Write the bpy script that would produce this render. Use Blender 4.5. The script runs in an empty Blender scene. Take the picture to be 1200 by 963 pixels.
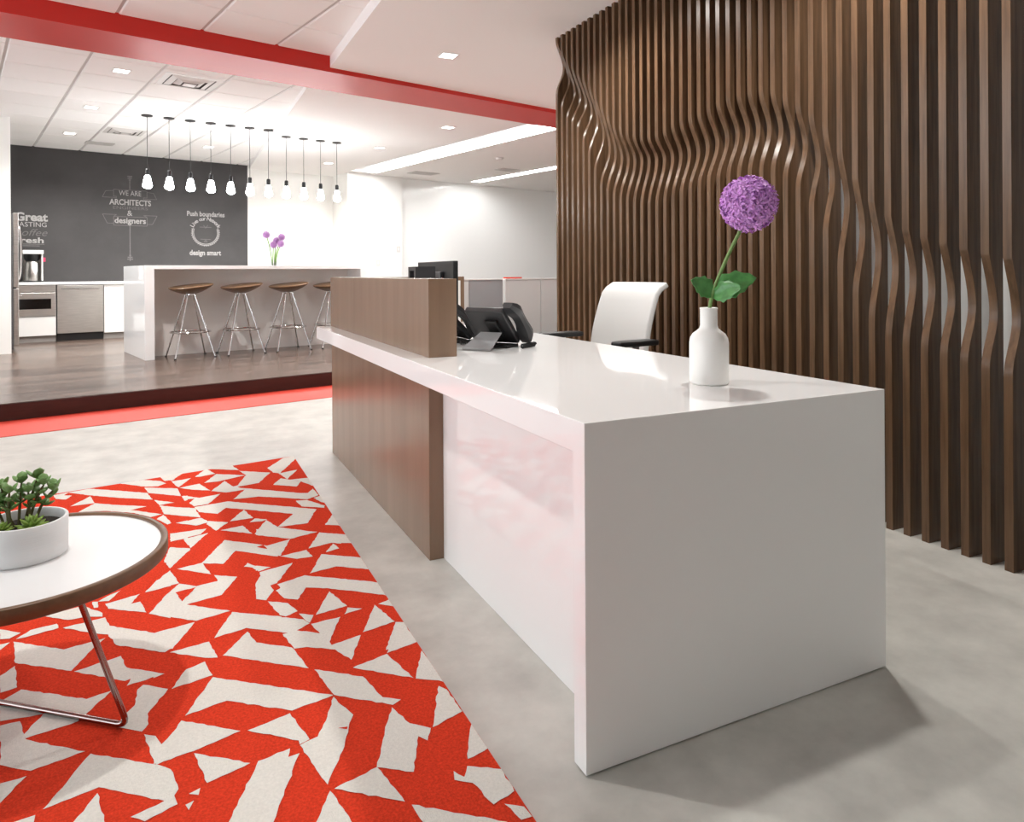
import bpy, bmesh, math, random
from mathutils import Vector, Matrix, Euler

random.seed(7)
SC = bpy.context.scene
COL = SC.collection
R = math.radians

# ------------------------------------------------------------------ camera, world, exposure
KROT = 0.22355                      # the kitchen and its ceiling are turned 12.8 degrees from the desk
cam_d = bpy.data.cameras.new('camera')
cam = bpy.data.objects.new('camera', cam_d)
COL.objects.link(cam)
cam_d.sensor_width = 36.0
cam_d.lens = 825.79 / 1200 * 36
cam_d.shift_y = -(481.5 - 319.36) / 1200
cam_d.clip_start = 0.05
cam.matrix_world = (Matrix.Translation((0, 0, 1.08)) @ Matrix.Rotation(-R(25.696), 4, 'Z')
                    @ Matrix.Rotation(R(90), 4, 'X') @ Matrix.Rotation(-R(0.3265), 4, 'Z'))
SC.camera = cam

world = bpy.data.worlds.new('daylight_offscreen')
SC.world = world
world.use_nodes = True
bg = world.node_tree.nodes['Background']
bg.inputs[0].default_value = (0.86, 0.935, 1.0, 1)
bg.inputs[1].default_value = 3.9

SC.view_settings.view_transform = 'Standard'
SC.view_settings.look = 'None'
SC.view_settings.gamma = 1
SC.view_settings.use_curve_mapping = False
SC.view_settings.exposure = 0.2
SC.cycles.use_denoising = True
SC.cycles.max_bounces = 10
SC.cycles.diffuse_bounces = 6
SC.cycles.sample_clamp_indirect = 6.0
SC.cycles.caustics_reflective = False
SC.cycles.caustics_refractive = False

DOWNLIGHT_W = 102.0
KITCHEN_W = 200.0                   # reception and kitchen downlights
STRIP_E = 46.0                       # linear ceiling lights

# ------------------------------------------------------------------ materials
def lin(c):
    return tuple(((v / 255) / 12.92 if v / 255 <= 0.04045 else ((v / 255 + 0.055) / 1.055) ** 2.4) for v in c) + (1.0,)

MATS = {}
def mat(name, rgb, rough=0.5, metal=0.0, noise=None, bump=None, coat=0.0, spec=0.5, emit=None, trans=0.0, ior=1.45):
    """rgb in sRGB 0-255; noise=(scale xyz, amount, detail); bump=(scale xyz, strength)"""
    if name in MATS:
        return MATS[name]
    m = bpy.data.materials.new(name)
    m.use_nodes = True
    nt = m.node_tree
    b = nt.nodes['Principled BSDF']
    b.inputs['Base Color'].default_value = lin(rgb)
    b.inputs['Roughness'].default_value = rough
    b.inputs['Metallic'].default_value = metal
    b.inputs['Specular IOR Level'].default_value = spec
    b.inputs['Coat Weight'].default_value = coat
    b.inputs['Coat Roughness'].default_value = 0.08
    b.inputs['IOR'].default_value = ior
    b.inputs['Transmission Weight'].default_value = trans
    if emit:
        b.inputs['Emission Color'].default_value = (emit[0], emit[1], emit[2], 1)
        b.inputs['Emission Strength'].default_value = emit[3]
    def coords(scale):
        tc = nt.nodes.new('ShaderNodeTexCoord')
        mp = nt.nodes.new('ShaderNodeMapping')
        mp.inputs['Scale'].default_value = scale
        nt.links.new(tc.outputs['Object'], mp.inputs['Vector'])
        return mp
    if noise:
        sc, amt, det = noise
        mp = coords(sc)
        n = nt.nodes.new('ShaderNodeTexNoise')
        n.inputs['Scale'].default_value = 1.0
        n.inputs['Detail'].default_value = det
        n.inputs['Roughness'].default_value = 0.6
        nt.links.new(mp.outputs[0], n.inputs['Vector'])
        cr = nt.nodes.new('ShaderNodeValToRGB')
        c = lin(rgb)
        cr.color_ramp.elements[0].position = 0.3
        cr.color_ramp.elements[1].position = 0.72
        cr.color_ramp.elements[0].color = tuple(v * (1 - amt) for v in c[:3]) + (1,)
        cr.color_ramp.elements[1].color = tuple(min(1, v * (1 + amt)) for v in c[:3]) + (1,)
        nt.links.new(n.outputs['Fac'], cr.inputs['Fac'])
        nt.links.new(cr.outputs['Color'], b.inputs['Base Color'])
    if bump:
        sc, st = bump
        mp = coords(sc)
        n = nt.nodes.new('ShaderNodeTexNoise')
        n.inputs['Scale'].default_value = 1.0
        n.inputs['Detail'].default_value = 3
        nt.links.new(mp.outputs[0], n.inputs['Vector'])
        bp = nt.nodes.new('ShaderNodeBump')
        bp.inputs['Strength'].default_value = st
        bp.inputs['Distance'].default_value = 0.004
        nt.links.new(n.outputs['Fac'], bp.inputs['Height'])
        nt.links.new(bp.outputs['Normal'], b.inputs['Normal'])
    MATS[name] = m
    return m

M_wall = mat('white_wall_paint', (240, 239, 235), 0.55, spec=0.3)
M_gloss_wall = mat('gloss_white_wall', (243, 243, 240), 0.12)
M_ceil = mat('ceiling_paint', (249, 248, 246), 0.8, spec=0.2)
M_tile = mat('ceiling_tile_face', (247, 246, 244), 0.9, spec=0.1, bump=((160, 160, 160), 0.15))
M_tee = mat('ceiling_tee', (208, 206, 203), 0.6)
M_red = mat('red_beam_paint', (198, 38, 28), 0.40, spec=0.5, coat=0.0)
M_redstrip = mat('red_floor_band', (206, 62, 44), 0.6, noise=((40, 40, 40), 0.06, 3))
M_concrete = mat('polished_concrete', (193, 191, 184), 0.33, noise=((5.0, 5.0, 5.0), 0.19, 15), bump=((30, 30, 30), 0.03))
M_quartz = mat('white_quartz', (246, 246, 245), 0.045, spec=0.55)
M_lacquer = mat('white_lacquer', (240, 239, 235), 0.12)
M_lacquer_soft = mat('white_cabinet_face', (240, 239, 236), 0.35)
M_chalk = mat('chalkboard_black', (64, 62, 62), 0.6, noise=((2.5, 2.5, 2.5), 0.14, 6))
M_chalkline = mat('chalk', (168, 166, 164), 0.95, noise=((220, 220, 220), 0.35, 2), spec=0.0)
M_chalkfaint = mat('chalk_faint', (112, 110, 109), 0.95, noise=((220, 220, 220), 0.3, 2), spec=0.0)
M_slat = mat('walnut_slat', (101, 76, 55), 0.27, noise=((46, 46, 2.4), 0.36, 6), spec=0.5)
M_veneer = mat('walnut_veneer', (130, 105, 85), 0.24, noise=((9, 9, 0.8), 0.13, 7), spec=0.5)
M_steel = mat('brushed_stainless', (206, 203, 199), 0.30, metal=1.0, noise=((5, 5, 90), 0.10, 3))
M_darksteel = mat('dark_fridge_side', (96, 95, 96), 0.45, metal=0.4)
M_chrome = mat('chrome', (215, 213, 212), 0.08, metal=1.0)
M_rod = mat('dark_nickel_rod', (150, 136, 132), 0.18, metal=1.0)
M_black = mat('black_plastic', (30, 30, 31), 0.38)
M_dark = mat('dark_grey_plastic', (52, 52, 54), 0.35)
M_blackgloss = mat('black_glass', (14, 13, 13), 0.08)
M_greyplate = mat('grey_plastic_stand', (152, 153, 156), 0.4)
M_seatwood = mat('stool_walnut', (114, 86, 61), 0.35, noise=((8, 40, 8), 0.25, 5))
M_tablewood = mat('table_rim_walnut', (110, 82, 58), 0.35, noise=((30, 30, 60), 0.18, 4))
M_tabletop = mat('white_laminate', (226, 226, 226), 0.3)
M_ceramic = mat('matt_white_ceramic', (238, 236, 232), 0.33)
M_planter = mat('white_planter', (226, 226, 226), 0.55, bump=((8, 8, 300), 0.15))
M_soil = mat('dark_soil', (44, 36, 30), 0.95, noise=((180, 180, 180), 0.4, 4), bump=((200, 200, 200), 0.8))
M_stem = mat('green_stem', (118, 150, 84), 0.5)
M_leaf = mat('green_leaf', (84, 144, 78), 0.3, noise=((40, 40, 40), 0.25, 3))
M_jade = mat('jade_leaf', (112, 148, 86), 0.36, noise=((50, 50, 50), 0.25, 3))
M_jadestem = mat('jade_stem', (104, 98, 62), 0.7)
M_rosette = mat('rosette_leaf', (132, 158, 74), 0.45, noise=((60, 60, 60), 0.2, 3))
M_purple = mat('purple_petal', (212, 154, 222), 0.6, noise=((60, 60, 60), 0.3, 2))
M_chairfab = mat('light_grey_fabric', (214, 214, 212), 0.75, bump=((400, 400, 400), 0.12))
M_panelgrey = mat('grey_partition_fabric', (150, 151, 152), 0.8)
M_panellight = mat('light_partition_fabric', (206, 206, 203), 0.8)
M_bulb = mat('lit_bulb', (255, 255, 255), 0.3, emit=(0.96, 0.985, 1.0, 40.0))
M_lens = mat('lit_downlight_lens', (255, 255, 255), 0.4, emit=(1.0, 0.97, 0.93, 7.0))
M_strip = mat('lit_linear_lens', (255, 255, 255), 0.4, emit=(0.97, 0.985, 1.0, STRIP_E))
M_ventw = mat('white_vent_metal', (214, 211, 207), 0.45)
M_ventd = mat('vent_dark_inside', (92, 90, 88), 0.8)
M_rugred = mat('red_rug_pile', (216, 64, 40), 0.95, noise=((170, 170, 170), 0.22, 4), bump=((420, 420, 420), 0.9), spec=0.05)
M_rugwhite = mat('white_rug_pile', (226, 223, 215), 0.95, noise=((150, 150, 150), 0.07, 4), bump=((420, 420, 420), 0.8), spec=0.05)
M_glass = mat('clear_glass', (255, 255, 255), 0.02, trans=1.0)
M_redthing = mat('red_plastic', (226, 74, 56), 0.5)
M_pinktag = mat('pink_tag', (196, 60, 96), 0.6)

def plank_mat():
    m = bpy.data.materials.new('dark_plank_floor'); m.use_nodes = True
    nt = m.node_tree; b = nt.nodes['Principled BSDF']
    tc = nt.nodes.new('ShaderNodeTexCoord')
    br = nt.nodes.new('ShaderNodeTexBrick')
    br.inputs['Scale'].default_value = 1.0
    br.inputs['Brick Width'].default_value = 1.15
    br.inputs['Row Height'].default_value = 0.105
    br.inputs['Mortar Size'].default_value = 0.002
    br.inputs['Color1'].default_value = lin((118, 100, 89))
    br.inputs['Color2'].default_value = lin((70, 56, 49))
    br.inputs['Mortar'].default_value = lin((38, 30, 26))
    nt.links.new(tc.outputs['Object'], br.inputs['Vector'])
    mp = nt.nodes.new('ShaderNodeMapping'); mp.inputs['Scale'].default_value = (3, 45, 3)
    nt.links.new(tc.outputs['Object'], mp.inputs['Vector'])
    n = nt.nodes.new('ShaderNodeTexNoise'); n.inputs['Scale'].default_value = 1; n.inputs['Detail'].default_value = 6
    nt.links.new(mp.outputs[0], n.inputs['Vector'])
    mr = nt.nodes.new('ShaderNodeMapRange')
    mr.inputs[1].default_value = 0.3; mr.inputs[2].default_value = 0.7
    mr.inputs[3].default_value = 0.6; mr.inputs[4].default_value = 1.4
    nt.links.new(n.outputs['Fac'], mr.inputs[0])
    mx = nt.nodes.new('ShaderNodeVectorMath'); mx.operation = 'SCALE'
    nt.links.new(br.outputs['Color'], mx.inputs[0]); nt.links.new(mr.outputs[0], mx.inputs['Scale'])
    nt.links.new(mx.outputs[0], b.inputs['Base Color'])
    b.inputs['Roughness'].default_value = 0.24
    return m
M_plank = plank_mat()

# ------------------------------------------------------------------ mesh helpers
class MB:
    def __init__(s):
        s.v = []; s.f = []; s.mi = []; s.cur = 0
    def add(s, vs, fs):
        o = len(s.v)
        s.v += [tuple(p) for p in vs]
        for f in fs:
            s.f.append(tuple(i + o for i in f)); s.mi.append(s.cur)
        return s
    def box(s, x0, x1, y0, y1, z0, z1, M=None):
        vs = [Vector((x, y, z)) for z in (z0, z1) for y in (y0, y1) for x in (x0, x1)]
        if M: vs = [M @ p for p in vs]
        return s.add(vs, [(0, 2, 3, 1), (4, 5, 7, 6), (0, 1, 5, 4), (2, 6, 7, 3), (0, 4, 6, 2), (1, 3, 7, 5)])
    def prism(s, poly, z0, z1, M=None):
        a = sum(poly[i][0] * poly[(i + 1) % len(poly)][1] - poly[(i + 1) % len(poly)][0] * poly[i][1] for i in range(len(poly)))
        if a < 0: poly = poly[::-1]
        n = len(poly)
        vs = [Vector((x, y, z0)) for x, y in poly] + [Vector((x, y, z1)) for x, y in poly]
        if M: vs = [M @ p for p in vs]
        fs = [tuple(range(n - 1, -1, -1)), tuple(range(n, 2 * n))]
        fs += [(i, (i + 1) % n, n + (i + 1) % n, n + i) for i in range(n)]
        return s.add(vs, fs)
    def lathe(s, prof, n=24, M=None, cap=True):
        vs = []; k = len(prof)
        for i in range(n):
            a = 2 * math.pi * i / n
            for r, z in prof: vs.append(Vector((r * math.cos(a), r * math.sin(a), z)))
        if M: vs = [M @ p for p in vs]
        fs = []
        for i in range(n):
            j = (i + 1) % n
            for q in range(k - 1):
                fs.append((i * k + q, j * k + q, j * k + q + 1, i * k + q + 1))
        if cap:
            if prof[0][0] > 1e-5: fs.append(tuple(i * k for i in range(n - 1, -1, -1)))
            if prof[-1][0] > 1e-5: fs.append(tuple(i * k + k - 1 for i in range(n)))
        return s.add(vs, fs)
    def tube(s, pts, r, n=10, closed=False):
        P = [Vector(p) for p in pts]; m = len(P)
        rr = r if isinstance(r, (list, tuple)) else [r] * m
        vs = []; nrm = None
        for i in range(m):
            if closed: t = P[(i + 1) % m] - P[i - 1]
            else: t = P[min(i + 1, m - 1)] - P[max(i - 1, 0)]
            t.normalize()
            if nrm is None:
                nrm = t.orthogonal().normalized()
            else:
                nrm = (nrm - t * nrm.dot(t))
                nrm = nrm.normalized() if nrm.length > 1e-6 else t.orthogonal().normalized()
            bi = t.cross(nrm)
            for q in range(n):
                a = 2 * math.pi * q / n
                vs.append(P[i] + (nrm * math.cos(a) + bi * math.sin(a)) * rr[i])
        fs = []
        for i in range(m if closed else m - 1):
            j = (i + 1) % m
            for q in range(n):
                fs.append((i * n + q, i * n + (q + 1) % n, j * n + (q + 1) % n, j * n + q))
        if not closed:
            fs.append(tuple(range(n - 1, -1, -1))); fs.append(tuple((m - 1) * n + q for q in range(n)))
        return s.add(vs, fs)
    def sphere(s, c, r, nu=12, nv=8, sq=(1, 1, 1)):
        c = Vector(c); prof = [(math.sin(math.pi * i / nv) * 1.0, -math.cos(math.pi * i / nv)) for i in range(nv + 1)]
        M = Matrix.Translation(c) @ Matrix.Diagonal((r * sq[0], r * sq[1], r * sq[2], 1))
        return s.lathe([(max(p[0], 0.0), p[1]) for p in prof], nu, M, cap=False)
    def mesh(s, name, mats, smooth=False):
        me = bpy.data.meshes.new(name)
        me.from_pydata(s.v, [], s.f)
        for m in (mats if isinstance(mats, (list, tuple)) else [mats]): me.materials.append(m)
        for p, mi in zip(me.polygons, s.mi): p.material_index = mi
        bm = bmesh.new(); bm.from_mesh(me)
        bmesh.ops.remove_doubles(bm, verts=bm.verts, dist=1e-5)
        bmesh.ops.recalc_face_normals(bm, faces=bm.faces)
        bm.to_mesh(me); bm.free()
        if smooth:
            for p in me.polygons: p.use_smooth = True
            try: me.set_sharp_from_angle(angle=R(smooth if smooth is not True else 40))
            except Exception: pass
        me.update()
        return me
    def build(s, name, mats, parent=None, smooth=False, bevel=0.0, rz=None, loc=None):
        o = bpy.data.objects.new(name, s.mesh(name, mats, smooth))
        COL.objects.link(o)
        if parent: o.parent = parent
        if rz is not None: o.rotation_euler[2] = rz
        if loc is not None: o.location = loc
        if bevel:
            md = o.modifiers.new('edge', 'BEVEL'); md.width = bevel; md.segments = 2; md.limit_method = 'ANGLE'; md.angle_limit = R(50)
        return o

def empty(name, loc=(0, 0, 0), rz=0.0, parent=None):
    o = bpy.data.objects.new(name, None)
    COL.objects.link(o); o.location = loc; o.rotation_euler = (0, 0, rz)
    o.empty_display_size = 0.1
    if parent: o.parent = parent
    return o
def tag(o, label, cat, group=None):
    o['label'] = label; o['category'] = cat
    if group: o['group'] = group
    return o
def struct(o, label=None):
    o['kind'] = 'structure'
    if label: o['label'] = label
    return o
def K(u, w, z=0.0):
    c, s_ = math.cos(KROT), math.sin(KROT)
    return Vector((u * c - w * s_, u * s_ + w * c, z))
def copy_tree(o, parent=None):
    c = o.copy(); COL.objects.link(c); c.parent = parent
    for ch in list(o.children): copy_tree(ch, c)
    return c
def loft(rows):
    """rows of equal length point lists -> verts, faces"""
    n = len(rows[0]); vs = [p for r in rows for p in r]
    fs = [(i * n + j, i * n + j + 1, (i + 1) * n + j + 1, (i + 1) * n + j) for i in range(len(rows) - 1) for j in range(n - 1)]
    return vs, fs
def arc(c, r, a0, a1, n, ax='xz'):
    out = []
    for i in range(n + 1):
        a = a0 + (a1 - a0) * i / n
        out.append((c[0] + r * math.cos(a), c[1] + r * math.sin(a)))
    return out
def soften(pts, it=2):
    P = [Vector(p) for p in pts]
    for _ in range(it):
        Q = [P[0]]
        for a, b in zip(P[:-1], P[1:]):
            Q += [a.lerp(b, .25), a.lerp(b, .75)]
        Q.append(P[-1]); P = Q
    return P

# ------------------------------------------------------------------ setting: floors
PL = 0.132           # platform height
cK, sK = math.cos(KROT), math.sin(KROT)
struct(MB().box(-4.4, 14, -4.7, 17, -0.12, 0).build('floor', M_concrete), 'polished grey concrete floor')
struct(MB().box(-6, 13.6, 6.42, 13.0, 0.0, PL).build('floor_platform', M_plank, rz=KROT), 'raised dark plank floor of the kitchen')
struct(MB().box(-6, 13.6, 6.408, 6.42, 0.0, PL - 0.004).build('trim_1', mat('dark_riser', (58, 30, 24), 0.45, noise=((4, 4, 30), 0.25, 4)), rz=KROT), 'dark wood riser of the platform')
struct(MB().box(-6, 13.6, 5.80, 6.408, 0.0, 0.004).build('trim_2', M_redstrip, rz=KROT), 'red band set in the floor along the platform')

# ------------------------------------------------------------------ setting: ceilings
ceiling = MB().box(-6, 13.6, -9, 13.2, 3.012, 3.10).build('ceiling', M_tee, rz=KROT)
struct(ceiling, 'white suspended tile ceiling')
tile_meshes = {}
def ceiling_tile(u0, u1, w0, w1):
    du, dw = round(u1 - u0, 3), round(w1 - w0, 3)
    key = (du, dw)
    if key not in tile_meshes:
        b = MB(); e = 0.008
        x, y = du / 2, dw / 2
        vs = [(-x + e, -y + e, 0), (x - e, -y + e, 0), (x - e, y - e, 0), (-x + e, y - e, 0),
              (-x, -y, .007), (x, -y, .007), (x, y, .007), (-x, y, .007), (-x, -y, .014), (x, -y, .014), (x, y, .014), (-x, y, .014)]
        fs = [(3, 2, 1, 0)] + [(i, (i + 1) % 4, 4 + (i + 1) % 4, 4 + i) for i in range(4)] + [(4 + i, 4 + (i + 1) % 4, 8 + (i + 1) % 4, 8 + i) for i in range(4)]
        b.add(vs, fs)
        tile_meshes[key] = b.mesh('ceiling_tile', M_tile)
    o = bpy.data.objects.new('ceiling_tile', tile_meshes[key]); COL.objects.link(o)
    o.parent = ceiling
    o.location = ((u0 + u1) / 2, (w0 + w1) / 2, 3.0)
UL = [0.963 + 0.594 * i for i in range(-6, 7)]
WL = [7.14 + 0.615 * i for i in range(-8, 10)]
def tiles_between(wa, wb, xmax):
    for a, b in zip(UL[:-1], UL[1:]):
        for c, d in zip(WL[:-1], WL[1:]):
            c2, d2 = max(c, wa), min(d, wb)
            if d2 - c2 < 0.05: continue
            if min(p.x for p in (K(a, c2), K(b, c2), K(a, d2), K(b, d2))) > xmax: continue
            if K(b, d2).x < -3.9: continue
            ceiling_tile(a + 0.012, b - 0.012, c2 + (0.005 if c2 == c else 0), d2 - (0.005 if d2 == d else 0))
tiles_between(2.2, 5.866, 1.26)
tiles_between(6.48, 12.69, 1.22)

beam = struct(MB().box(-6, 13.4, 5.866, 6.48, 2.86, 3.05).build('trim_3', M_red, rz=KROT), 'red painted ceiling beam')
yb = lambda x: (5.866 + x * sK) / cK
near_soffit = MB().prism([(1.26, -4.6), (13.2, -4.6), (13.2, yb(13.2) - .001), (1.26, yb(1.26) - .001)], 2.90, 3.05)
struct(near_soffit.build('ceiling_soffit', M_ceil), 'smooth white dropped ceiling beside the tiles')
uS = lambda w: (1.22 + w * sK) / cK
S1 = (5.65, 6.17); S2 = (8.30, 8.52); SW = (6.75, 11.8)
ks = MB()
AS = (5.612, 5.630, 7.8, 11.16)      # narrow open air slot beside the long light
ks.prism([(uS(6.48), 6.48), (AS[0], 6.48), (AS[0], 12.75), (uS(12.75), 12.75)], 2.94, 3.05)
ks.box(AS[0], AS[1], 6.48, AS[2], 2.94, 3.05); ks.box(AS[0], AS[1], AS[3], 12.75, 2.94, 3.05); ks.box(AS[1], S1[0], 6.48, 12.75, 2.94, 3.05)
for a, b in (S1, S2):
    ks.box(a, b, 6.48, SW[0], 2.94, 3.05); ks.box(a, b, SW[1], 12.75, 2.94, 3.05)
ks.box(S1[1], S2[0], 6.48, 12.75, 2.94, 3.05); ks.box(S2[1], 13.4, 6.48, 12.75, 2.94, 3.05)
struct(ks.build('ceiling_soffit', M_ceil, rz=KROT), 'smooth white ceiling with linear light slots')

# ------------------------------------------------------------------ setting: walls
wall_k = struct(MB().box(-0.28, 4.115, 12.69, 12.76, PL, 3.02).build('wall_kitchen', M_chalk, rz=KROT), 'black chalkboard wall of the kitchen')
struct(MB().box(4.115, 5.80, 12.69, 12.76, PL, 3.02).build('wall_back', M_wall, rz=KROT), 'plain white wall beside the chalkboard')
struct(MB().box(5.72, 6.86, 12.05, 12.76, PL, 3.02).build('wall_projecting', M_wall, rz=KROT), 'white wall box stepping forward')
struct(MB().box(6.86, 13.4, 12.16, 12.76, PL, 3.02).build('wall_far', M_gloss_wall, rz=KROT), 'glossy white far wall')
struct(MB().box(-6, 0.565, 10.45, 10.58, PL, 3.012).build('wall_partition', M_wall, rz=KROT), 'white partition wall beside the refrigerator')
struct(MB().box(-6, -0.28, 10.58, 12.76, PL, 3.012).build('wall_alcove', M_wall, rz=KROT))
struct(MB().box(13.3, 13.4, 4, 12.9, 0, 3.05).build('wall_east', M_wall, rz=KROT))
struct(MB().box(3.55, 3.65, -4.6, 4.95, 0, 2.9).build('wall_right', M_wall), 'white wall behind the slats')
struct(MB().box(3.65, 14, 4.85, 4.95, 0, 2.9).build('wall_side', M_wall))
# window wall of the reception, left of the view: its daylight shows as blue bands in the steel appliances
wl = MB()
wl.box(-4.3, -4.2, -4.6, 10.5, 0, 0.25); wl.box(-4.3, -4.2, -4.6, 10.5, 2.8, 3.1)
wl.box(-4.3, -4.2, -4.6, -0.5, .25, 2.8); wl.box(-4.3, -4.2, .6, .9, .25, 2.8)
for y in (3.9, 6.9, 9.9): wl.box(-4.3, -4.2, y, y + (0.3 if y < 9 else .6), 0.25, 2.8)
struct(wl.build('wall_left', M_wall))
struct(MB().box(-4.3, 3.65, -4.7, -4.6, 0, 3.1).build('wall_rear', M_wall))
for k, (y, y1) in enumerate(((-0.5, 0.6), (0.9, 3.9), (4.2, 6.9), (7.2, 9.9))):  # unseen windows; the first is narrowed to cut light on the desk's end face
    b = MB()
    for a, c in ((y, y + .05), (y1 - .05, y1), ((y + y1) / 2 - .025, (y + y1) / 2 + .025)): b.box(-4.28, -4.22, a, c, .25, 2.8)
    b.box(-4.28, -4.22, y, y1, .25, .30); b.box(-4.28, -4.22, y, y1, 2.75, 2.8)
    struct(b.build('window_%d_offscreen' % (k + 1), M_lacquer_soft))

# chalk lettering and drawings on the chalkboard
def chalk_text(txt, u, z, size, width=None, m=M_chalkline, bold=0.0, rot=0.0, shear=0.0):
    cu = bpy.data.curves.new('chalk_text', 'FONT')
    cu.body = txt; cu.size = size; cu.align_x = 'CENTER'; cu.align_y = 'CENTER'; cu.offset = bold
    cu.resolution_u = 3; cu.shear = shear
    t = bpy.data.objects.new('tmp_text', cu); COL.objects.link(t)
    dg = bpy.context.evaluated_depsgraph_get(); dg.update()
    me = bpy.data.meshes.new_from_object(t.evaluated_get(dg))
    bpy.data.objects.remove(t)
    me.materials.clear(); me.materials.append(m)
    if width:
        xs = [v.co.x for v in me.vertices]; f = width / max(1e-6, max(xs) - min(xs))
        for v in me.vertices: v.co.x *= f
    o = bpy.data.objects.new('chalk_lettering', me); COL.objects.link(o)
    o.parent = wall_k
    o.rotation_euler = (Matrix.Rotation(R(90), 3, 'X') @ Matrix.Rotation(rot, 3, 'Z')).to_euler()
    o.location = (u, 12.6885, z)
def chalk_lines(lines, wd, m):
    b = MB()
    for ln in lines:
        for (a, c), (d, e) in zip(ln[:-1], ln[1:]):
            p, q = Vector((a, 12.6885, c)), Vector((d, 12.6885, e))
            t = (q - p)
            if t.length < 1e-5: continue
            t.normalize(); n = Vector((-t.z, 0, t.x)) * wd / 2
            b.add([p + n, q + n, q - n, p - n], [(0, 1, 2, 3)])
    b.build('chalk_drawing', m, wall_k)
chalk_text('WE ARE', 2.257, 2.385, 0.115, 0.32)
chalk_text('ARCHITECTS', 2.262, 2.237, 0.125, 0.60, bold=0.003)
chalk_text('ENGINEERS', 2.26, 2.150, 0.07, 0.50, m=M_chalkfaint)
chalk_text('&', 2.248, 2.065, 0.125)
chalk_text('designers', 2.257, 1.945, 0.125, 0.45, bold=0.003)
chalk_lines([[(2.02, 2.44), (2.02, 2.33), (2.06, 2.33), (2.06, 2.30)], [(2.02, 2.44), (2.50, 2.44), (2.50, 2.33), (2.45, 2.33), (2.45, 2.29)],
             [(2.02, 2.42), (1.91, 2.41), (1.865, 2.31), (2.06, 2.31)], [(2.50, 2.42), (2.60, 2.41), (2.645, 2.31), (2.45, 2.31)],
             [(2.02, 1.87), (2.02, 2.01), (2.06, 2.04)], [(2.50, 1.87), (2.50, 2.01), (2.45, 2.04)], [(2.02, 1.87), (2.50, 1.87)], [(2.02, 2.01), (2.50, 2.01)],
             [(2.02, 1.90), (1.93, 1.90), (1.865, 2.04), (2.06, 2.04)], [(2.50, 1.90), (2.58, 1.90), (2.65, 2.04), (2.45, 2.04)]], 0.008, M_chalkfaint)
chalk_lines([[(2.251, 2.65), (2.251, 2.44)], [(2.251, 1.87), (2.251, 1.30)]], 0.016, M_chalkfaint)
chalk_lines([[(2.215, 2.66), (2.287, 2.66)], [(2.22, 2.63), (2.282, 2.63)], [(2.235, 2.60), (2.267, 2.60)],
             [(2.235, 1.39), (2.267, 1.39)], [(2.215, 1.36), (2.287, 1.36)], [(2.21, 1.33), (2.292, 1.33)]], 0.02, M_chalkfaint)
chalk_text('Push boundaries', 3.413, 2.105, 0.115, 0.61, bold=0.003)
chalk_text('design smart', 3.40, 1.445, 0.12, 0.51, bold=0.004)
cc = (3.406, 1.79)
phrase = 'Live our Network'
for i, ch in enumerate(phrase):
    if ch == ' ': continue
    a = R(152 - i * (124 / (len(phrase) - 1)))
    chalk_text(ch, cc[0] + 0.240 * math.cos(a), cc[1] + 0.240 * math.sin(a), 0.090, rot=a - math.pi / 2, bold=0.002)
ring = [[(cc[0] + r * math.cos(R(t)), cc[1] + r * math.sin(R(t))) for t in range(160, 381, 10)] for r in (0.195, 0.215)]
teeth = [[(cc[0] + 0.215 * math.cos(R(t)), cc[1] + 0.215 * math.sin(R(t))), (cc[0] + 0.235 * math.cos(R(t)), cc[1] + 0.235 * math.sin(R(t)))] for t in range(165, 376, 9)]
chalk_lines(ring + teeth, 0.011, M_chalkline)
chalk_lines([[(3.31, 1.885), (3.50, 1.885)], [(3.37, 1.92), (3.406, 1.87), (3.442, 1.92)], [(3.32, 1.68), (3.49, 1.675)], [(3.38, 1.635), (3.406, 1.665), (3.432, 1.635), (3.38, 1.635)]], 0.009, M_chalkfaint)
chalk_text('Great', 0.935, 1.945, 0.17, 0.41, bold=0.006)
chalk_text('TASTING', 0.93, 1.835, 0.10, 0.40, bold=0.0)
chalk_text('coffee', 0.93, 1.715, 0.15, 0.39, m=M_chalkfaint, shear=0.35)
chalk_text('fresh', 0.925, 1.60, 0.115, 0.34, bold=0.003)
chalk_lines([[(0.75, 1.545), (1.10, 1.545)], [(0.80, 1.52), (1.04, 1.52)]], 0.012, M_chalkfaint)

# ------------------------------------------------------------------ ceiling lights
dl_parts = None
def downlight(p, label, group, rz=KROT, power=DOWNLIGHT_W, s=0.062, spot=150, off=''):
    # off: what the lamp hangs over, for the lamps above the frame that only their shadows show
    global dl_parts
    sfx = '_offscreen' if off else ''
    root = empty((off + '_' if off else '') + 'downlight' + sfx, p, rz)
    tag(root, label, 'ceiling light', group)
    if dl_parts is None:
        t = MB(); o, i_, d = s + 0.014, s, 0.006
        for a, b, c, e in ((-o, o, -o, -i_), (-o, o, i_, o), (-o, -i_, -i_, i_), (i_, o, -i_, i_)): t.box(a, b, c, e, -d, 0.004)
        l = MB().box(-i_, i_, -i_, i_, -0.003, 0.003)
        dl_parts = (t.mesh('trim_ring', M_lacquer_soft), l.mesh('lens', M_lens))
    for nm, me in zip(('trim_ring', 'lens'), dl_parts):
        o = bpy.data.objects.new(off + '_lens_offscreen' if off and nm == 'lens' else nm, me); COL.objects.link(o); o.parent = root
    if power:
        ln = (off + '_' if off else '') + 'downlight_beam' + sfx
        ld = bpy.data.lights.new(ln, 'SPOT')
        ld.energy = power; ld.spot_size = R(spot); ld.spot_blend = 0.7; ld.shadow_soft_size = 0.05; ld.color = (1.0, 0.985, 0.955)
        lo = bpy.data.objects.new(ln, ld); COL.objects.link(lo); lo.parent = root; lo.location = (0, 0, -0.02)
    return root
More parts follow.
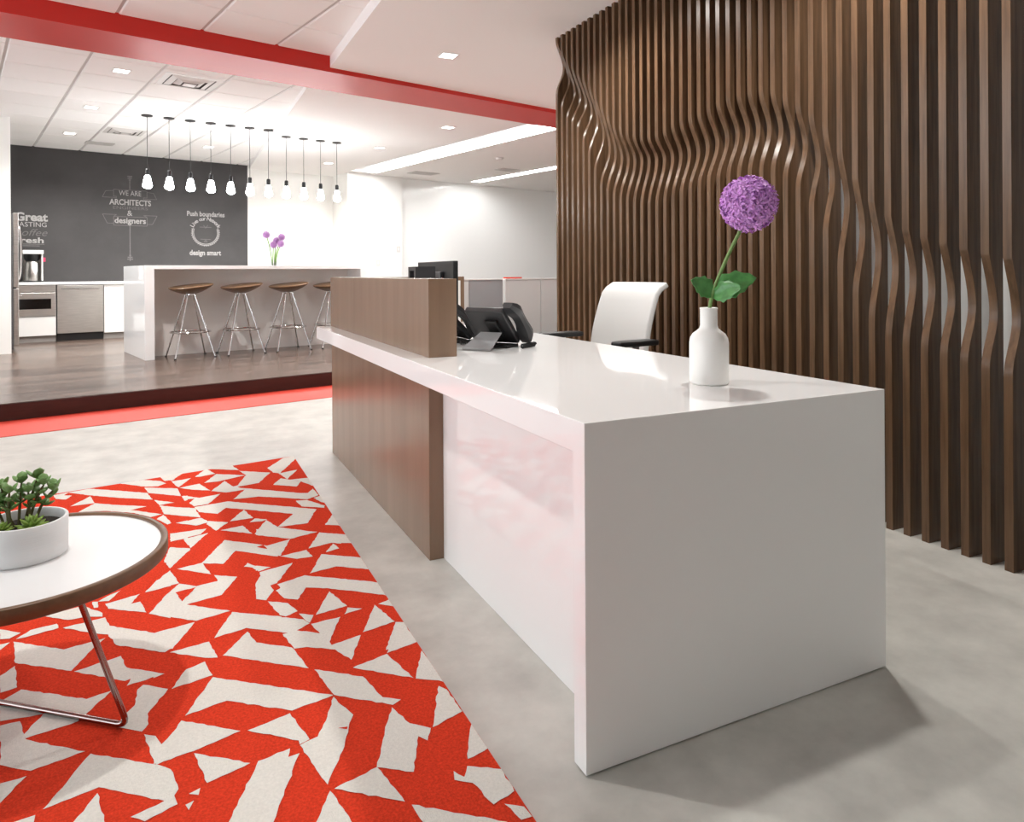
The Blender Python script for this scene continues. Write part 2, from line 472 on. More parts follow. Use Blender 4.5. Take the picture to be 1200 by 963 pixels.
g1 = 'square downlights in the smooth reception ceiling'
downlight((2.085, 5.54, 2.90), 'square downlight in the smooth ceiling close to the red beam', g1, 0)
for y, l, nm in ((3.71, 'square downlight in the smooth ceiling above the office chair', 'chair'), (1.88, 'square downlight in the smooth ceiling above the white vase', 'vase')):
    downlight((2.085, y, 2.90), l, g1, 0, off=nm)
downlight((-0.35, 2.35, 3.0), 'square downlight in the ceiling tiles above the coffee table', None, off='table')
g3 = 'square downlights in the kitchen tiles'
for u, w, l in ((1.26, 7.47, 'kitchen tile downlight nearest the red beam, beside the big diffuser'), (1.26, 9.30, 'kitchen tile downlight beside the row of pendants'),
                (1.26, 11.18, 'kitchen tile downlight beside the grey air vents'), (3.04, 11.15, 'kitchen tile downlight behind the pendants near the chalkboard')):
    downlight(K(u, w, 3.0), l, g3, power=KITCHEN_W)
g4 = 'downlights in the smooth kitchen ceiling'
for w, l in ((7.54, 'downlight in smooth kitchen ceiling beside the long light slot'), (9.38, 'downlight in smooth ceiling past the last pendant'), (11.2, 'downlight in smooth ceiling by the white back wall')):
    downlight(K(4.97, w, 2.94), l, g4, power=KITCHEN_W)

def linear_light(u0, u1, w0, w1, lu0, lu1, label):
    root = empty('linear_light', K((u0 + u1) / 2, (w0 + w1) / 2, 2.94), KROT)
    tag(root, label, 'ceiling light')
    hw, hl = (u1 - u0) / 2, (w1 - w0) / 2; c = (u0 + u1) / 2
    h = MB()
    h.box(-hw, hw, -hl, hl, 0.052, 0.06); h.box(-hw, -hw + .006, -hl, hl, -.002, .052); h.box(hw - .006, hw, -hl, hl, -.002, .052)
    h.box(-hw, hw, -hl, -hl + .006, 0.0, .052); h.box(-hw, hw, hl - .006, hl, 0.0, .052)
    h.build('housing', M_lacquer_soft, root)
    if lu0 - u0 > 0.15:
        g = MB(); a = -hw + .008
        g.add([(a, -hl + .01, .03), (lu0 - c, -hl + .01, .05), (lu0 - c, hl - .01, .05), (a, hl - .01, .03)], [(0, 1, 2, 3)])
        g.build('reflector', M_lacquer_soft, root)
    MB().box(lu0 - c, lu1 - c, -hl + .01, hl - .01, 0.012, 0.05).build('lens', M_strip, root)
linear_light(S1[0], S1[1], SW[0], SW[1], 6.05, 6.12, 'long wide linear light slot in the smooth ceiling')
linear_light(S2[0], S2[1], SW[0], SW[1], 8.375, 8.445, 'narrow linear light slot next to the long slot')

# ceiling diffusers, grilles, detector
def diffuser(u, w, s, label, z=3.0):
    root = empty('air_diffuser', K(u, w, z), KROT); tag(root, label, 'air vent', 'square ceiling diffusers')
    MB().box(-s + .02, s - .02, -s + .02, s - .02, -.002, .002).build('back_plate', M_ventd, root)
    for k_, (r, d) in enumerate(((1.0, .006), (0.74, .018), (0.48, .028))):
        b = MB(); o = s * r; i_ = s * (r - .20)
        for q in range(4):
            M = Matrix.Rotation(q * math.pi / 2, 4, 'Z')
            vs = [M @ Vector(p) for p in ((-o, -o, -d * .2), (o, -o, -d * .2), (i_, -i_, -d), (-i_, -i_, -d))]
            b.add(vs, [(0, 1, 2, 3)])
        ob = b.build('louvre_ring', M_ventw, root)
        md = ob.modifiers.new('t', 'SOLIDIFY'); md.thickness = 0.002
    MB().box(-s * .22, s * .22, -s * .22, s * .22, -.034, -.028).build('centre_plate', M_ventw, root)
diffuser(1.868, 7.51, 0.262, 'square steel ceiling diffuser beside the red beam')
diffuser(1.83, 10.63, 0.235, 'grey square ceiling diffuser behind the pendants')
def grille(u, w, su, sw, label, z):
    root = empty('air_grille', K(u, w, z), KROT); tag(root, label, 'air vent', 'slatted ceiling grilles')
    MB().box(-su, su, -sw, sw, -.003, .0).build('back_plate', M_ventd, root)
    f = MB()
    for a, b, c, d in ((-su, su, -sw, -sw + .02), (-su, su, sw - .02, sw), (-su, -su + .02, -sw, sw), (su - .02, su, -sw, sw)): f.box(a, b, c, d, -.008, .0)
    f.build('frame', M_ventw, root)
    n = 7
    for i in range(n):
        y = -sw + .03 + (2 * sw - .06) * (i + .5) / n
        MB().box(-su + .02, su - .02, y - .008, y + .008, -.008, -.003).build('slat', M_ventw, root)
grille(1.70, 11.78, 0.18, 0.12, 'small grille in the tiles in front of the chalkboard', 3.0)
grille(6.88, 11.28, 0.26, 0.16, 'grille in smooth ceiling beside the long light slot', 2.94)
grille(7.88, 10.02, 0.20, 0.13, 'grille in smooth ceiling between the two light slots', 2.94)
sd = empty('smoke_detector', K(6.96, 9.06, 2.94), KROT); tag(sd, 'small round white smoke detector on the smooth ceiling', 'detector')
MB().lathe([(0.062, 0), (0.062, -.012), (0.05, -.03), (0.0, -.036)], 20).build('body', M_ceramic, sd, True)
MB().lathe([(0.075, 0.0), (0.075, -.006)], 20).build('mount', M_ventw, sd)

# ------------------------------------------------------------------ slatted feature wall
XW, SD, ST, SP = 2.69, 0.085, 0.030, 0.07786
# groove cut into the slat fronts: position along the wall, height where it starts, is deepest, ends, and its depth
GROOVE = [(4.789, 2.892, 2.674, 2.455, .064), (4.645, 2.706, 2.455, 2.243, .068), (4.483, 2.573, 2.335, 2.139, .072), (4.33, 2.453, 2.184, 1.927, .072),
          (4.175, 2.295, 1.95, 1.68, .071), (4.0, 2.075, 1.845, 1.585, .066), (3.833, 1.985, 1.81, 1.53, .062), (3.68, 1.93, 1.79, 1.495, .060),
          (3.522, 1.925, 1.775, 1.492, .061), (3.369, 1.965, 1.772, 1.524, .061), (3.226, 1.98, 1.77, 1.55, .062), (3.067, 1.998, 1.80, 1.573, .065),
          (2.906, 2.018, 1.82, 1.588, .066), (2.757, 2.018, 1.82, 1.592, .060), (2.60, 1.98, 1.785, 1.572, .056), (2.442, 1.88, 1.674, 1.465, .048),
          (2.358, 1.81, 1.58, 1.357, .045), (2.285, 1.725, 1.485, 1.23, .045), (2.21, 1.604, 1.372, 1.08, .045), (2.133, 1.475, 1.24, .955, .045),
          (2.044, 1.352, 1.13, .83, .045), (1.973, 1.297, 1.085, .785, .046), (1.893, 1.235, 1.04, .766, .047), (1.746, 1.182, .965, .745, .050),
          (1.59, 1.14, .918, .712, .051), (1.40, 1.10, .87, .66, .052), (1.0, 1.02, .80, .58, .052)]
def groove(Y):
    if Y >= GROOVE[0][0]: return GROOVE[0][1:]
    for a, b in zip(GROOVE[:-1], GROOVE[1:]):
        if b[0] <= Y <= a[0]:
            t = (a[0] - Y) / (a[0] - b[0])
            return tuple(p + (q - p) * t for p, q in zip(a[1:], b[1:]))
    return GROOVE[-1][1:]
def recess(z, g, sharp):
    zs, zd, ze, d = g
    if z >= zs or z <= ze: return 0.0
    if z >= zd:
        t = (zs - z) / (zs - zd)
        return d * ((1 - sharp) * (0.5 - 0.5 * math.cos(math.pi * t)) + sharp * math.sin(math.pi / 2 * t))
    t = (z - ze) / (zd - ze)
    return d * (0.5 - 0.5 * math.cos(math.pi * t))
slat_wall = empty('slat_wall', (XW + SD / 2, 3.1, 0))
tag(slat_wall, 'dark walnut feature wall of upright slats with a wavy groove', 'slat wall')
for i in range(48):
    Y = 4.788 - i * SP
    g = groove(Y)
    sharp = min(1, max(0, (2.35 - Y) / 0.35)) * 0.75
    SD = min(.135, max(.085, .085 + .05 * (Y - 2.30) / .35))
    zs = [0.0, 0.35]
    n = 30
    zs += [g[2] + (g[0] - g[2]) * j / n for j in range(n + 1)]
    zs += [2.9]
    zs = sorted(set(round(z, 4) for z in zs if 0 <= z <= 2.9))
    fr = [(XW + recess(z, g, sharp), z) for z in zs]
    m = len(fr)
    b = MB(); vs = []
    for y in (Y - ST, Y):
        vs += [(x, y, z) for x, z in fr] + [(XW + SD, y, z) for x, z in fr]
    A, B = 0, 2 * m
    fs = []
    for j in range(m - 1):
        fs.append((A + j, A + j + 1, A + m + j + 1, A + m + j)); fs.append((B + j, B + m + j, B + m + j + 1, B + j + 1))
        fs.append((A + j, B + j, B + j + 1, A + j + 1)); fs.append((A + m + j, A + m + j + 1, B + m + j + 1, B + m + j))
    fs += [(A, A + m, B + m, B), (A + m - 1, B + m - 1, B + 2 * m - 1, A + 2 * m - 1)]
    b.add([(x - XW - .0425, y - 3.1, z) for x, y, z in vs], fs)
    b.build('slat', M_slat, slat_wall, smooth=30)

# ------------------------------------------------------------------ reception desk
DX0, DX1, DY0, DY1, DT = 0.79, 1.745, 1.29, 4.40, 0.757
desk = empty('reception_desk', ((DX0 + DX1) / 2, (DY0 + DY1) / 2, 0))
tag(desk, 'long white gloss reception desk with walnut panels and waterfall end', 'desk')
off = -desk.location
def dpart(b, name, m, bevel=0.0015):
    o = b.build(name, m, desk, bevel=bevel); o.location = off; return o
prof = [(DY0, 0.003), (DY0 + .05, 0.003), (DY0 + .05, .685), (DY1, .685), (DY1, DT), (DY0, DT)]
b = MB(); n = len(prof)
b.add([(DX0, y, z) for y, z in prof] + [(DX1, y, z) for y, z in prof],
      [(0, 1, 2, 5), (2, 3, 4, 5), (n, n + 5, n + 2, n + 1), (n + 2, n + 5, n + 4, n + 3)] + [(i, n + i, n + (i + 1) % n, (i + 1) % n) for i in range(n)])
dpart(b, 'waterfall_top', M_quartz, 0.002)
dpart(MB().box(DX0 + .02, DX1 - .02, DY0 + .012, DY0 + .045, 0, .004), 'plinth', M_greyplate, 0)
dpart(MB().box(.920, .94, DY0 + .05, 4.30, 0, .685), 'front_panel', M_quartz)
dpart(MB().box(.863, .920, 2.52, 4.31, 0, .685), 'walnut_front', M_veneer)
dpart(MB().box(.94, 1.72, 4.25, 4.31, 0, .685), 'walnut_end', M_veneer)
ts = dpart(MB().box(.875, .99, 2.553, 4.40, DT, 1.058), 'transaction_screen', M_veneer)
dpart(MB().box(.99, 1.745, 4.36, 4.40, DT, 1.056), 'return_screen', M_veneer)
dpart(MB().box(.992, 1.715, 4.352, 4.36, DT, 1.03), 'return_liner', M_lacquer)
dpart(MB().box(.99, .996, 2.60, 4.352, DT, 1.03), 'screen_liner', M_lacquer)
ped = dpart(MB().box(1.15, 1.70, 1.42, 1.86, 0, .685), 'drawer_pedestal', M_lacquer_soft)
for z0, z1 in ((.02, .33), (.34, .50), (.51, .67)):
    d = MB().box(1.70, 1.716, 1.43, 1.85, z0, z1).build('drawer', M_lacquer_soft, ped, bevel=.001)
    MB().box(1.716, 1.724, 1.56, 1.72, z1 - .04, z1 - .025).build('handle', M_steel, ped)

# vase with an allium on the desk
F_DIR = Vector((math.sin(R(25.7)), math.cos(R(25.7)), 0)); R_DIR = Vector((math.cos(R(25.7)), -math.sin(R(25.7)), 0))
VC = Vector((1.394, 1.588, DT))
vase = MB()
prof = [(0.0, 0.0), (.050, 0.0), (.0555, .006), (.0555, .118), (.053, .132), (.046, .144), (.035, .152), (.027, .159), (.0245, .168), (.0245, .214), (.0258, .2175), (.024, .219), (.0205, .217), (.0205, .165), (.0, .165)]
v_o = vase.lathe(prof, 40, cap=False).build('vase', M_ceramic, None, smooth=60, loc=VC)
tag(v_o, 'matt white ceramic bottle vase on the reception desk', 'vase')

def floret_cloud(center, rad, count, size, rnd):
    """many small six petalled stars around a ball"""
    b = MB()
    for i in range(count):
        zz = 1 - 2 * (i + .5) / count; ph = i * 2.399963 + rnd.uniform(-.1, .1)
        rr = math.sqrt(max(0, 1 - zz * zz))
        d = Vector((rr * math.cos(ph), rr * math.sin(ph), zz))
        p = Vector(center) + d * rad * rnd.uniform(.78, 1.06)
        t = d.orthogonal().normalized(); s_ = d.cross(t); a0 = rnd.uniform(0, 2)
        for q in range(5):
            a = a0 + q * 2 * math.pi / 5
            e = t * math.cos(a) + s_ * math.sin(a); f = t * -math.sin(a) + s_ * math.cos(a)
            sz = size * rnd.uniform(.8, 1.2)
            b.add([p, p + e * sz * .55 + f * sz * .22 + d * sz * .25, p + e * sz + d * sz * .35, p + e * sz * .55 - f * sz * .22 + d * sz * .25], [(0, 1, 2, 3)])
    return b
def leaf_mesh(pts_mid, widths, up, teeth=0.0):
    """leaf blade lofted along a midrib"""
    P = [Vector(p) for p in pts_mid]; rows = []
    for i, p in enumerate(P):
        t = (P[min(i + 1, len(P) - 1)] - P[max(i - 1, 0)]).normalized()
        s_ = t.cross(Vector(up)).normalized(); nn = s_.cross(t)
        w = widths[i] * (1 + (teeth if i % 2 else -teeth))
        rows.append([p - s_ * w + nn * w * .30, p - s_ * w * .5 + nn * w * .05, p, p + s_ * w * .5 + nn * w * .05, p + s_ * w + nn * w * .30])
    b = MB(); b.add(*loft(rows)); return b
rnd = random.Random(3)
fl = empty('allium', VC + Vector((0, 0, .165))); tag(fl, 'large purple allium standing in the white bottle vase', 'flower')
bc = R_DIR * .117 + Vector((0, 0, .352)) + F_DIR * .0
stem_pts = [Vector((0, 0, .0)), R_DIR * .004 + Vector((0, 0, .08)), R_DIR * .045 + Vector((0, 0, .18)), R_DIR * .088 + Vector((0, 0, .268)), bc - Vector((0, 0, .03))]
MB().tube(soften(stem_pts, 2), .0052, 8).build('stem', M_stem, fl, True)
MB().sphere(bc, .054, 20, 14).build('bloom_core', M_purple, fl, True)
fo = floret_cloud(bc, .073, 560, .0165, rnd).build('florets', M_purple, fl); fo['kind'] = 'stuff'
def mid(o, d, l, droop, n=9):
    o = Vector(o); d = Vector(d).normalized()
    return [o + d * l * i / (n - 1) + Vector((0, 0, -droop * (i / (n - 1)) ** 2)) for i in range(n)]
wds = [.005, .020, .031, .037, .036, .032, .024, .015, .001]
lf0 = R_DIR * .012 + Vector((0, 0, .085))
for d, l, dr, sc_ in ((R_DIR * 1 + Vector((0, 0, .75)) - F_DIR * .2, .150, .035, 1.0), (R_DIR * -.9 + Vector((0, 0, .95)) - F_DIR * .1, .095, .02, .85), (R_DIR * .6 + Vector((0, 0, .35)) - F_DIR * .6, .10, .01, .85)):
    lo = leaf_mesh(mid(lf0, d, l, dr), [w * sc_ for w in wds], -F_DIR + Vector((0, 0, .45)), .10).build('leaf', M_leaf, fl, True)
    md = lo.modifiers.new('t', 'SOLIDIFY'); md.thickness = .0012

# ------------------------------------------------------------------ desk equipment
def phone(loc, rz, label):
    # local +y points to the sitter, +x to the handset side
    root = empty('desk_phone', loc, rz); tag(root, label, 'telephone', 'desk telephones behind the walnut screen')
    bot, top = Vector((0, .11, .016)), Vector((0, -.035, .160))
    d = (top - bot).normalized(); nn = Vector((1, 0, 0)).cross(d) * -1
    if nn.z < 0: nn = -nn
    L = (top - bot).length
    M = Matrix((Vector((1, 0, 0)), d, nn)).transposed().to_4x4(); M = Matrix.Translation(bot) @ M
    MB().box(-.115, .076, 0, L, -.004, .024, M).build('body', M_dark, root, bevel=.006)
    MB().box(-.10, .04, L * .55, L * .93, .024, .026, M).build('screen', M_blackgloss, root)
    kp = MB()
    for r_ in range(4):
        for c_ in range(3): kp.box(-.06 + c_ * .03, -.04 + c_ * .03, .02 + r_ * .02, .033 + r_ * .02, .024, .028, M)
    kp.build('keypad', M_greyplate, root)
    MB().box(-.03, .03, L * .25, L * .75, -.020, -.004, M).build('back_hub', M_black, root, bevel=.004)
    st = MB()
    a = [(-.075, -.112, .002), (.068, -.112, .002), (.052, .0, .062), (-.055, .0, .062)]
    st.add(a + [(x, y + .004, z + .007) for x, y, z in a], [(0, 1, 2, 3), (4, 7, 6, 5), (0, 4, 5, 1), (1, 5, 6, 2), (2, 6, 7, 3), (3, 7, 4, 0)])
    st.build('stand', M_greyplate, root, bevel=.0015)
    MB().box(-.08, .07, .02, .115, .0, .014).build('foot', M_black, root, bevel=.003)
    rows = []; sect = [(-.027, -.016), (.027, -.016), (.031, .0), (.022, .016), (-.022, .016), (-.031, .0)]
    P = []
    for i in range(11):
        t = i / 10
        p = bot.lerp(top, -.06 + 1.14 * t) + nn * (.022 + .026 * math.sin(math.pi * t)); p.x = .100
        P.append(p)
    for i, p in enumerate(P):
        t = (P[min(i + 1, 10)] - P[max(i - 1, 0)]).normalized(); s_ = Vector((1, 0, 0)); n2 = t.cross(s_) * -1
        f = (.75, 1.15, 1.25, 1.1, .95, .9, .95, 1.1, 1.25, 1.15, .75)[i]
        rows.append([p + s_ * x * f + n2 * c * f for x, c in sect] + [p + s_ * sect[0][0] * f + n2 * sect[0][1] * f])
    b = MB(); vs, fs = loft(rows); b.add(vs, fs); b.add(rows[0][:-1], [tuple(range(5, -1, -1))]); b.add(rows[-1][:-1], [tuple(range(6))])
    b.build('handset', M_dark, root, smooth=35)
    coil = [(.135 + .010 * math.cos(i * .9), .14 - i * .0014, .012 + .009 * math.sin(i * .9)) for i in range(80)]
    MB().tube(coil, .0026, 6).build('cord', M_black, root, True)
phone((1.225, 2.756, DT), -R(56), 'black desk telephone on a grey stand clear of the walnut screen')
phone((1.125, 3.085, DT), -R(88), 'black desk telephone tucked further behind the walnut screen')

mon = empty('monitor', (1.33, 3.735, DT), 0); tag(mon, 'black flat monitor seen from behind above the walnut screen', 'monitor')
MB().box(-.014, .014, -.295, .295, .07, .387).build('casing', M_black, mon, bevel=.004)
MB().box(.014, .0155, -.283, .283, .082, .375).build('screen', M_blackgloss, mon)
MB().box(-.034, -.014, -.15, .15, .19, .33).build('back_housing', M_dark, mon, bevel=.006)
MB().box(-.060, -.034, -.03, .03, .03, .30).build('neck', M_black, mon, bevel=.004)
MB().box(-.11, .09, -.12, .12, .0, .012).build('base', M_black, mon, bevel=.004)
MB().box(-.06, .02, -.03, .03, .012, .05).build('neck_foot', M_black, mon)
dv = empty('desk_device', (1.13, 3.40, DT), R(-6)); tag(dv, 'small upright black device with a square opening beside the monitor', 'device')
b = MB()
for a in ((-.045, .045, -.05, .05, 0, .27), ): b.box(*a)
b.box(-.05, .05, -.09, -.05, 0, .355); b.box(-.05, .05, .05, .09, 0, .355); b.box(-.05, .05, -.05, .05, .27, .285); b.box(-.05, .05, -.05, .05, .335, .355)
b.build('housing', M_dark, dv)
MB().box(-.03, .045, -.05, .05, .285, .335).build('opening', M_blackgloss, dv)
MB().box(-.07, .07, -.10, .10, 0, .01).build('base', M_black, dv, bevel=.003)

# ------------------------------------------------------------------ office chair behind the desk (local +x = forward)
ch = empty('office_chair', (2.06, 3.26, 0), R(186)); tag(ch, 'light grey office chair with black armrests behind the desk', 'chair')
rows = []
for i in range(15):
    t = i / 14
    z = .50 + .53 * t
    x = -.20 - .13 * t - .0 * t + .03 * math.sin(math.pi * t)
    if t > .86:
        x -= .05 * ((t - .86) / .14) ** 2; z = .50 + .53 * (.86 + (t - .86) * .75)
    hw = .235 - .012 * abs(t - .4)
    rows.append([Vector((x + .05 * (s_ ** 2), hw * s_, z)) for s_ in (-1, -.93, -.75, -.45, -.15, .15, .45, .75, .93, 1)])
b = MB(); b.add(*loft(rows))
bk = b.build('backrest', M_chairfab, ch, True)
md = bk.modifiers.new('t', 'SOLIDIFY'); md.thickness = .03; md.offset = 0
md = bk.modifiers.new('b', 'BEVEL'); md.width = .008; md.segments = 2
b = MB(); b.box(-.25, .25, -.25, .25, .43, .50)
b.build('seat', M_chairfab, ch, bevel=.03)
MB().tube(soften([(-.10, 0, .42), (-.30, 0, .42), (-.36, 0, .50), (-.345, 0, .75)], 2), .022, 10).build('back_support', M_black, ch, True)
for s_ in (-1, 1):
    ap = MB()
    ap.prism([(x, y) for x, y in ((-.16, .045), (-.17, 0), (-.16, -.045), (.0, -.05), (.09, -.038), (.12, 0), (.09, .038), (.0, .05))], .705, .732, Matrix.Translation((.02, s_ * .315, 0)))
    a_ = ap.build('armrest', M_black, ch, bevel=.008)
    MB().tube(soften([(-.02, s_ * .315, .71), (-.02, s_ * .315, .47), (-.02, s_ * .22, .42), (-.02, s_ * .1, .42)], 2), .018, 10).build('arm_post', M_greyplate, ch, True)
MB().tube([(0, 0, .09), (0, 0, .43)], .028, 14).build('column', M_black, ch, True)
for q in range(5):
    a = q * 2 * math.pi / 5 + .3; d = Vector((math.cos(a), math.sin(a), 0))
    lg = MB().tube([Vector((0, 0, .10)), d * .30 + Vector((0, 0, .075))], [.028, .016], 8).build('base_leg', M_greyplate, ch, True)
    MB().lathe([(0.0, -.022), (.028, -.022), (.028, .022), (0, .022)], 16, Matrix.Translation(d * .30 + Vector((0, 0, .028))) @ Matrix.Rotation(a + math.pi / 2, 4, 'Z') @ Matrix.Rotation(R(90), 4, 'X') @ Matrix.Rotation(0, 4, 'Z'), cap=False).build('caster', M_black, lg, True)

# ------------------------------------------------------------------ kitchen island and stools
isl = empty('kitchen_island', K(3.015, 9.2, PL), KROT); tag(isl, 'long white gloss island counter with waterfall ends in the kitchen', 'island')
IT = 1.183 - PL
b = MB()
pr = [(-1.35, 0), (-1.25, 0), (-1.25, IT - .042), (1.25, IT - .042), (1.25, 0), (1.35, 0), (1.35, IT), (-1.35, IT)]
n = len(pr)
b.add([(x, -.6, z) for x, z in pr] + [(x, .6, z) for x, z in pr],
      [(0, 1, 2, 7), (2, 3, 6, 7), (3, 4, 5, 6), (n, n + 7, n + 2, n + 1), (n + 2, n + 7, n + 6, n + 3), (n + 3, n + 6, n + 5, n + 4)] + [(i, n + i, n + (i + 1) % n, (i + 1) % n) for i in range(n)])
b.build('waterfall_counter', M_quartz, isl, bevel=.002)
MB().box(-1.25, 1.25, -.20, -.18, 0, IT - .042).build('front_panel', mat('pale_grey_panel', (236, 232, 228), 0.10), isl)
for i in range(4):
    d = MB().box(-1.24 + i * .622, -1.24 + (i + 1) * .622 - .006, .56, .578, .08, IT - .05).build('cabinet_door', M_lacquer_soft, isl)
MB().box(-1.25, 1.25, -.18, .56, .06, IT - .042).build('carcass', M_lacquer_soft, isl)
MB().box(-1.25, 1.25, .40, .46, .0, .06).build('plinth', M_dark, isl)

def make_stool():
    r_ = empty('bar_stool', (0, 0, 0))
    M = Matrix.Translation((0.01, 0, .808)) @ Matrix.Rotation(R(-6.5), 4, 'Y') @ Matrix.Rotation(R(3), 4, 'X')
    prof = [(0.0, -.085), (.06, -.082), (.11, -.068), (.17, -.042), (.215, -.018), (.238, .0), (.240, .006), (.236, .010), (.18, .012), (.10, .012), (.0, .012)]
    MB().lathe(prof, 36, M, cap=False).build('seat', M_seatwood, r_, smooth=50)
    for sx in (-1, 1):
        for sy in (-1, 1):
            lg = MB().tube([(sx * .035, sy * .035, .735), (sx * .213, sy * .213, .008)], .0095, 10).build('leg', M_chrome, r_, True)
            MB().lathe([(0.0, 0), (.014, 0), (.014, .014), (0, .014)], 10, Matrix.Translation((sx * .214, sy * .214, 0)), cap=False).build('foot_cap', M_black, lg)
    MB().tube([(.215 * math.cos(a * math.pi / 16), .215 * math.sin(a * math.pi / 16), .29) for a in range(32)], .0085, 8, closed=True).build('foot_ring', M_chrome, r_, True)
    MB().lathe([(0, .715), (.062, .715), (.062, .735), (0, .735)], 20, cap=False).build('mount_plate', M_chrome, r_)
    return r_
st0 = make_stool()
for i, (u, l) in enumerate(((2.15, 'walnut bar stool with chrome legs, at the open end of the island'), (2.72, 'walnut bar stool with chrome legs, second from the open end of the island'),
                            (3.295, 'walnut bar stool with chrome legs, third from the open end of the island'), (3.87, 'walnut bar stool half hidden behind the reception desk screen'))):
    s_ = st0 if i == 0 else copy_tree(st0)
    s_.location = K(u, 8.65, PL); s_.rotation_euler = (0, 0, KROT)
    tag(s_, l, 'stool', 'bar stools along the island')

# pendants
def make_pendant():
    r_ = empty('pendant_lamp')
    MB().lathe([(0, 0), (.062, 0), (.062, -.012), (.01, -.022), (0, -.022)], 24, cap=False).build('canopy', M_black, r_)
    MB().lathe([(0, -.10), (.016, -.10), (.025, -.085), (.025, -.02), (.02, -.005), (.0, .0)], 16, cap=False).build('socket', M_black, r_)
    bl = MB().lathe([(0.0, -.160), (.030, -.156), (.050, -.138), (.054, -.122), (.031, -.012), (.024, 0.0), (0, 0)], 8, cap=False).build('bulb', M_bulb, r_, smooth=30)
    MB().tube([(0, 0, -.01), (0, 0, -.5)], .0032, 6).build('cord', M_black, r_)
    return r_
pd = make_pendant()
ORD = 'first second third fourth fifth sixth seventh eighth ninth tenth eleventh'.split()
for i in range(11):
    u = 1.852 + i * .2437
    zc = 3.0 if i < 7 else 2.94
    sz = 2.362 - .002 * i          # socket top
    p = pd if i == 0 else copy_tree(pd)
    p.location = K(u, 9.37, zc); p.rotation_euler = (0, 0, KROT)
    tag(p, 'bare bulb pendant on a black cord, %s from the coffee brewer end of the row' % ORD[i], 'pendant lamp', 'pendant lamps above the island')
    for c in p.children:
        if c.name.startswith('socket'): c.location.z = sz - zc
        if c.name.startswith('bulb'): c.location.z = sz - .085 - zc
        if c.name.startswith('cord'): c.scale.z = (zc - sz) / .5

# purple flowers in a glass on the island
gl = MB().lathe([(0, 0), (.040, 0), (.046, .07), (.044, .07), (.038, .006), (0, .006)], 24, cap=False).build('glass_vase', M_glass, None, smooth=40, loc=K(3.35, 9.3, 1.183))
tag(gl, 'small clear glass on the island holding purple flowers', 'vase')
rn = random.Random(11)
for i, ((u, z), l, du) in enumerate((((3.256, 1.595), 'tall purple flower leaning apart from the others on the island', -.022), ((3.351, 1.465), 'lowest purple flower of the bunch on the island', -.005),
                                     ((3.392, 1.525), 'purple flower in the middle of the island bunch', .006), ((3.461, 1.57), 'purple flower highest in the island bunch, away from the leaning one', .018), ((3.449, 1.478), 'purple flower low at the outer edge of the island bunch', .024))):
    base = K(3.35 + du, 9.3 + (.012 if i % 2 else -.012), 1.190)
    f_ = empty('purple_flower', base); tag(f_, l, 'flower', 'purple flowers in a glass on the island')
    w_ = 9.3 + (-.03, -.03, .05, -.02, -.10)[i]
    top = K(u * w_ / 9.3, w_, z) - base
    MB().tube(soften([(0, 0, 0), Vector((top.x * .25, top.y * .25, top.z * .5)), top], 2), .0072, 8).build('stem', M_stem, f_, True)
    MB().sphere(top, .037, 12, 8).build('bloom_core', mat('island_petal', (158, 112, 164), .6), f_, True)
    fo = floret_cloud(top, .046, 130, .0115, rn).build('florets', mat('island_petal', (158, 112, 164), .6), f_); fo['kind'] = 'stuff'

# ------------------------------------------------------------------ kitchen run along the chalkboard
CF = 11.95; CT = 0.984; CB = 0.945
wt = MB().box(.62, 3.95, CF - .02, 12.69, CB, CT).build('worktop', M_quartz, None, bevel=.002, rz=KROT)
tag(wt, 'white stone worktop running along the chalkboard', 'worktop')
def kroot(name, u, label, cat, group=None):
    o = empty(name, K(u, CF, PL), KROT); tag(o, label, cat, group); return o
H0 = CB - PL
def cabinet(u0, u1, label, door=True):
    o = kroot('base_cabinet', (u0 + u1) / 2, label, 'cabinet', 'white base cabinets'); h = (u1 - u0) / 2
    MB().box(-h + .001, h - .001, .02, .72, .09, H0).build('body', M_lacquer_soft, o)
    MB().box(-h + .003, h - .003, 0, .02, .092, H0 - .022).build('door', M_lacquer_soft, o, bevel=.0015)
    MB().box(-h, h, .05, .07, 0, .09).build('toe_kick', mat('grey_toe_kick', (160, 156, 152), .4), o)
    return o
cabinet(1.77, 2.37, 'white base cabinet next to the dishwasher')
cabinet(2.37, 3.15, 'white base cabinet hidden in the middle of the run')
cabinet(3.15, 3.93, 'white base cabinet at the end of the run')
o = kroot('microwave_cabinet', .905, 'white drawer cabinet holding a steel microwave drawer', 'cabinet'); h = .265
MB().box(-h, h, .02, .72, .09, H0).build('body', M_lacquer_soft, o)
MB().box(-h + .003, h - .003, 0, .02, .092, .36).build('drawer', M_lacquer_soft, o, bevel=.0015)
MB().box(-h, h, .05, .07, 0, .09).build('toe_kick', MATS['grey_toe_kick'], o)
mw = kroot('microwave_oven', .905, 'stainless drawer microwave with a dark window under the worktop', 'microwave')
MB().box(-h + .004, h - .004, -.01, .019, .37, .70).build('drawer_front', M_steel, mw, bevel=.004)
MB().box(-h + .004, h - .004, -.006, .019, .71, H0 - .002).build('control_panel', M_steel, mw, bevel=.004)
MB().box(-h + .03, h - .06, -.0115, -.0095, .47, .615).build('window', M_blackgloss, mw)
dw = kroot('dishwasher', 1.472, 'stainless dishwasher with a bar handle and black toe kick', 'dishwasher'); h = .294
MB().box(-h, h, .02, .70, .11, H0).build('body', M_darksteel, dw)
MB().box(-h + .004, h - .004, -.012, .02, .11, H0 - .008).build('door', M_steel, dw, bevel=.006)
